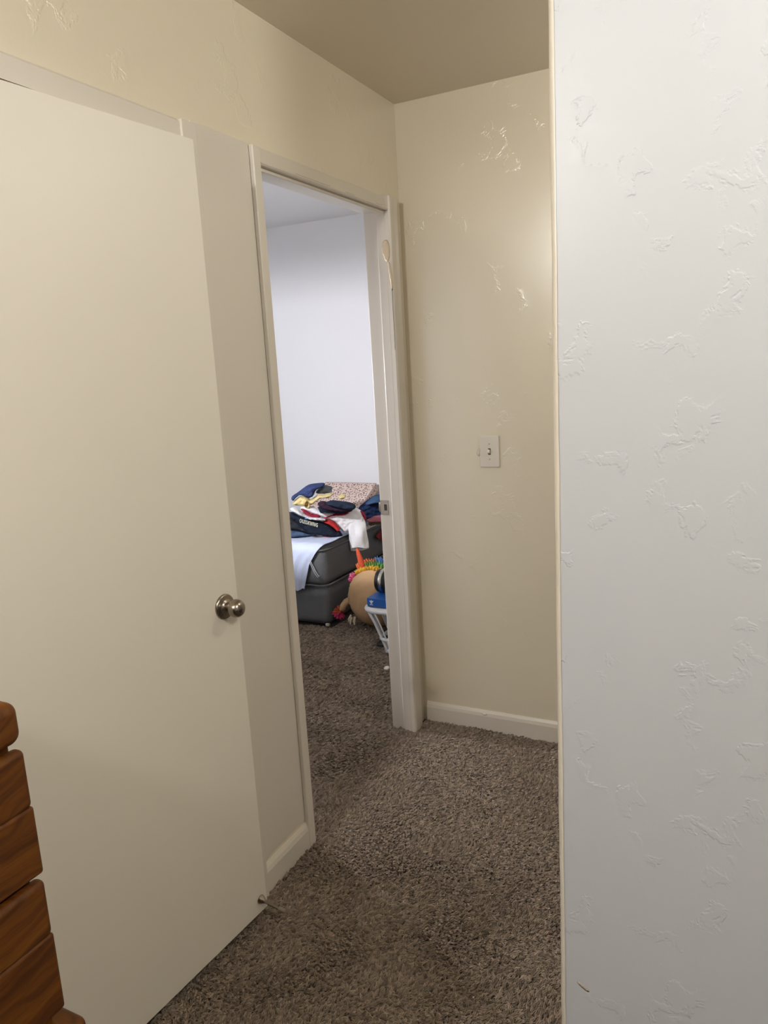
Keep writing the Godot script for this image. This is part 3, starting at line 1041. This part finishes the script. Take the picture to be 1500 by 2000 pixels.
	for i in 14:
		var q := i / 13.0
		var row := []
		for j in 18:
			var u := j / 17.0
			var bottom := lerpf(0.40, 0.30, u)
			var y := lerpf(lerpf(0.42, 0.50, u), bottom, q)
			row.append(V(-2.225 + 0.012 * sin(u * 16.0 + q) * q, y, -4.20 - 0.28 * u))
		mb.append(row)
	tag(put("maroon_blanket", S().sheet(mb, 0.004), cloth(lin(0.16, 0.02, 0.025))), "maroon blanket corner hanging down the bed side by the door frame", "blanket", "laundry heaped on the bed")

func corner_things() -> void:
	# plush animal
	var t := base("plush_animal", V(-1.975, 0, -3.70))
	var tan_c := cloth(lin(0.47, 0.30, 0.16))
	var vs := PackedVector3Array()
	var tr := PackedInt32Array()
	var nz := FastNoiseLite.new()
	nz.seed = 21
	nz.frequency = 9.0
	for i in 33:
		for j in 49:
			var th := PI * i / 32
			var ph := TAU * j / 48
			var d := V(sin(th) * cos(ph), cos(th), sin(th) * sin(ph))
			var r := 0.172 + 0.007 * nz.get_noise_3dv(d * 0.35)
			r -= 0.003 * absf(nz.get_noise_3dv(d * 1.3 + V(5, 2, 1)))
			r -= 0.008 * exp(-pow((d - V(-0.45, -0.05, 0.89)).length() * 4.0, 2)) * (1.0 + sin(d.x * 60.0))
			vs.append(V(0, 0.186, 0) + d * V(r, r * 1.03, r * 0.92))
	for i in 32:
		for j in 48:
			var a := i * 49 + j
			tr.append_array([a, a + 1, a + 50, a, a + 50, a + 49])
	put("body", ball(vs, tr), tan_c, t)
	var rng := RandomNumberGenerator.new()
	rng.seed = 14
	var hues := {"yellow": lin(0.70, 0.42, 0.06), "green": lin(0.12, 0.30, 0.08), "orange": lin(0.70, 0.18, 0.06), "blue": lin(0.10, 0.20, 0.42), "pink": lin(0.60, 0.10, 0.22)}
	# rows of fringe over the crown: [colour, from angle, to angle, height, forward]
	for row in [["yellow", -36.0, 40.0, 0.026, 0.045, 0.0], ["green", -12.0, 50.0, 0.036, 0.02, 0.012], ["orange", -34.0, 0.0, 0.045, 0.01, 0.012], ["blue", 0.0, 60.0, 0.045, -0.005, 0.022], ["pink", -58.0, -38.0, 0.022, 0.04, 0.0]]:
		var s := S()
		var a: float = row[1]
		while a < row[2]:
			var g := deg_to_rad(a)
			var o := V(sin(g), cos(g), 0)
			var p: Vector3 = V(0, 0.186, row[4]) + o * (0.166 + row[5])
			var tip: Vector3 = o * row[3] + V(rng.randf_range(-0.008, 0.008), rng.randf_range(-0.005, 0.004), 0.012 + rng.randf_range(-0.006, 0.01))
			s.tube(PackedVector3Array([p, p + tip * 0.55 + V(0, 0, 0.004), p + tip]), [0.006, 0.0058, 0.0025], 6)
			s.tube(PackedVector3Array([p + V(0, 0, -0.018), p + V(0, 0, -0.018) + tip * 0.6, p + V(0, 0, -0.02) + tip * 1.05]), [0.006, 0.0058, 0.0025], 6)
			a += 2.6
		var mn := put(row[0] + "_mane", s, cloth(hues[row[0]]), t)
		mn.set_meta("kind", "stuff")
	put("horn", S().tube(PackedVector3Array([V(-0.062, 0.345, 0.03), V(-0.078, 0.40, 0.03), V(-0.092, 0.445, 0.028), V(-0.100, 0.470, 0.026)]), [0.022, 0.017, 0.012, 0.006], 14), cloth(lin(0.55, 0.09, 0.04)), t)
	put("ear", S(Transform3D(Basis(V(0, 0, 1), 0.6), V(-0.135, 0.30, 0.04))).puff(cm([-14, -22, 10, -24, 16, 6, 2, 30, -14, 12]), 0.012, 0.012, 0.002, 17, 0.005), cloth(lin(0.60, 0.16, 0.26)), t)
	var tail := put("tail", S().tube(PackedVector3Array([V(-0.150, 0.165, 0.05), V(-0.175, 0.150, 0.06), V(-0.195, 0.125, 0.065), V(-0.207, 0.100, 0.066)]), [0.020, 0.021, 0.020, 0.015], 12), tan_c, t)
	var s2 := S()
	var s3 := S()
	for k in 90:
		var d := V(rng.randfn(0, 1), rng.randfn(0, 1), rng.randfn(0, 1)).normalized()
		if d.x > 0.75:
			continue
		var p := V(-0.222, 0.083, 0.066)
		(s2 if d.y > -0.1 else s3).tube(PackedVector3Array([p, p + d * 0.022, p + d * (0.038 + rng.randf() * 0.008)]), [0.006, 0.0065, 0.003], 5)
	put("orange_tassel", s2, cloth(lin(0.42, 0.09, 0.04)), tail).set_meta("kind", "stuff")
	put("pink_tassel", s3, cloth(lin(0.50, 0.04, 0.13)), tail).set_meta("kind", "stuff")
	for q in [[-0.13, 0.085, 0.09, -0.145, 0.045], [-0.10, 0.08, 0.10, -0.098, 0.035], [-0.115, 0.08, 0.11, -0.12, 0.04]]:
		put("hoof_tuft", S().tube(PackedVector3Array([V(q[0], q[1], q[2]), V((q[0] + q[3]) / 2 - 0.003, (q[1] + q[4]) / 2, q[2] + 0.012), V(q[3], q[4], q[2] + 0.015)]), [0.010, 0.009, 0.003], 8, 0.5), cloth(lin(0.50, 0.42, 0.30)), t)
	tag(t, "round tan plush animal pillow with a rainbow mane beside the bed", "plush toy")

	# laundry basket
	var b := base("laundry_basket", V(-1.60, 0, -3.405))
	var wp := mat(lin(0.74, 0.74, 0.76), 0.4)
	var rr := func(hx: float, hz: float, r: float, y: float) -> PackedVector3Array:
		var p := PackedVector3Array()
		for q in [[1, 1, 0.0], [-1, 1, 90.0], [-1, -1, 180.0], [1, -1, 270.0]]:
			for k in 7:
				var a := deg_to_rad(q[2] + 15.0 * k)
				p.append(V(q[0] * (hx - r) + cos(a) * r, y, q[1] * (hz - r) + sin(a) * r))
		p.append(p[0])
		return p
	var loop: PackedVector3Array = rr.call(0.245, 0.105, 0.06, 0.242)
	put("rim", S().tube(loop, [0.019], 12, 0.85), wp, b)
	var bot: PackedVector3Array = rr.call(0.150, 0.088, 0.045, 0.02)
	put("base_ring", S().tube(bot, [0.012], 10), wp, b)
	put("floor_panel", S().rbox(V(-0.145, 0.008, -0.085), V(0.145, 0.016, 0.085), 0.003, 1), wp, b)
	for i in 28:
		if i % 7 in [1, 2, 4, 5] and i % 2 == 0:
			continue
		var wide := 0.011 if i % 7 in [0, 6] else 0.009
		if i % 7 == 3:
			wide = 0.017
		put("slat", S().tube(PackedVector3Array([loop[i] + V(0, -0.01, 0), loop[i].lerp(bot[i], 0.33), loop[i].lerp(bot[i], 0.66), bot[i]]), [wide * 1.3, wide, wide, wide * 1.2], 8, 0.4, (loop[i] - V(0, loop[i].y, 0)).normalized().cross(Vector3.UP).cross(Vector3.UP)), wp, b)
	var mids := PackedVector3Array()
	for i in loop.size():
		mids.append(loop[i].lerp(bot[i], 0.72))
	put("lower_band", S().tube(mids, [0.011], 8), wp, b)
	tag(b, "white plastic laundry basket with tapered open sides by the door frame", "laundry basket")
	# what the basket holds
	tag(put("blue_cloth", S(Transform3D(Basis(V(0, 1, 0), -0.5), V(-1.66, 0.15, -3.40))).rbox(V(-0.08, -0.06, -0.05), V(0.09, 0.085, 0.05), 0.035, 5), cloth(lin(0.02, 0.07, 0.26))), "dark blue cloth inside the white basket", "cloth")
	tag(put("grey_sock_ball", S(Transform3D(Basis(), V(-1.705, 0.085, -3.37))).rbox(V(-0.03, -0.03, -0.03), V(0.03, 0.03, 0.03), 0.028, 5), cloth(lin(0.28, 0.30, 0.30))), "balled grey sock inside the white basket under the blue cloth", "sock")
	# shoe box
	var sb := base("shoe_box", V(-1.822, 0.262, -3.302))
	var blue := mat(lin(0.012, 0.085, 0.33), 0.45)
	put("lid", S().rbox(V(-0.002, 0.006, -0.19), V(0.33, 0.046, 0.002), 0.002, 2), blue, sb)
	put("body", S().rbox(V(0.0, 0.0, -0.188), V(0.328, 0.03, 0.0), 0.002, 2), blue, sb)
	var ws := mat(lin(0.75, 0.78, 0.82), 0.5)
	var lg := S()
	for q in [[0.0, 0.0055, 0.0], [-0.0062, 0.003, 0.75], [0.0062, 0.003, -0.75]]:
		var pts := PackedVector2Array()
		for k in 14:
			var a := TAU * k / 14
			pts.append(Vector2(cos(a) * 0.0026, sin(a) * 0.0072).rotated(q[2]) + Vector2(q[0], q[1]))
		lg.xf = Transform3D(Basis(), V(0.024, 0.026, 0.002))
		lg.extrude(pts, 0.0, 0.0006)
	for k in 3:
		lg.box(V(-0.0055, -0.0045 - k * 0.0022, 0), V(0.0055, -0.0033 - k * 0.0022, 0.0006))
	put("trefoil_emblem", lg, ws, sb)
	var tm := TextMesh.new()
	tm.text = "adidas"
	tm.font = SystemFont.new()
	tm.font.font_names = PackedStringArray(["Droid Sans"])
	tm.font.font_weight = 700
	tm.font_size = 24
	tm.pixel_size = 0.00028
	tm.depth = 0.0006
	var ti := MeshInstance3D.new()
	ti.name = "wordmark"
	ti.mesh = tm
	ti.material_override = ws
	ti.position = V(0.024, 0.0125, 0.0023)
	sb.add_child(ti, true)
	tag(sb, "blue shoe box with a white three leaf emblem on the basket rim", "shoe box")
	# round black and silver speaker lying on the box
	var sp := base("canister", V(-1.815, 0.308 + 0.063, -3.425))
	var along := Transform3D(Basis(V(0, -1, 0), V(1, 0, 0), V(0, 0, 1)), Vector3.ZERO)
	put("front_ring", S(along).lathe([Vector2(0.0005, 0.004), Vector2(0.045, 0.004), Vector2(0.052, 0.0), Vector2(0.060, 0.004), Vector2(0.063, 0.012), Vector2(0.062, 0.026), Vector2(0.0005, 0.026)], 40), mat(lin(0.012, 0.012, 0.013), 0.35), sp)
	put("silver_band", S(along).lathe([Vector2(0.0005, 0.024), Vector2(0.0625, 0.024), Vector2(0.0635, 0.028), Vector2(0.0625, 0.046), Vector2(0.0005, 0.046)], 40), mat(Color(0.75, 0.75, 0.74), 0.25, 1.0), sp)
	put("body", S(along).lathe([Vector2(0.0005, 0.044), Vector2(0.060, 0.044), Vector2(0.060, 0.12), Vector2(0.052, 0.13), Vector2(0.0005, 0.13)], 40), mat(lin(0.012, 0.012, 0.013), 0.4), sp)
	tag(sp, "round black canister with a silver band lying on the blue box", "canister")
	tag(put("white_cloth", S(Transform3D(Basis(V(1, 0, 0), -1.2), V(-1.815, 0.318, -3.485))).puff(cm([-30, -14, 20, -18, 60, -8, 62, 16, 10, 20, -28, 12]), 0.02, 0.014, 0.004, 33, 0.006), cloth(lin(0.70, 0.72, 0.76))), "crumpled white cloth behind the canister on the blue box", "cloth")
	# black shoe half hidden by the basket
	var sh := base("shoe", V(-1.812, 0, -3.50), 0.1)
	var bm := mat(lin(0.006, 0.006, 0.007), 0.6)
	put("sole", S().rbox(V(-0.037, 0.0, -0.09), V(0.037, 0.022, 0.10), 0.010, 3), bm, sh)
	put("upper", S().rbox(V(-0.034, 0.018, -0.085), V(0.034, 0.075, 0.06), 0.03, 4), bm, sh)
	tag(sh, "black shoe on the carpet behind the white basket", "shoe")
	# scrap of paper
	tag(put("paper_scrap", S(Transform3D(Basis(V(1, 0, 0), -1.0), V(-1.652, 0.006, -3.145))).puff(cm([-16, -10, 4, -14, 20, -4, 12, 14, -6, 10]), 0.004, 0.006, 0.003, 41, 0.004), mat(lin(0.75, 0.73, 0.72), 0.7)), "scrap of white paper on the bedroom carpet by the door frame", "paper")

func ball(vs: PackedVector3Array, tr: PackedInt32Array) -> Shape:
	var s := S()
	s.smooth(vs, tr)
	return s
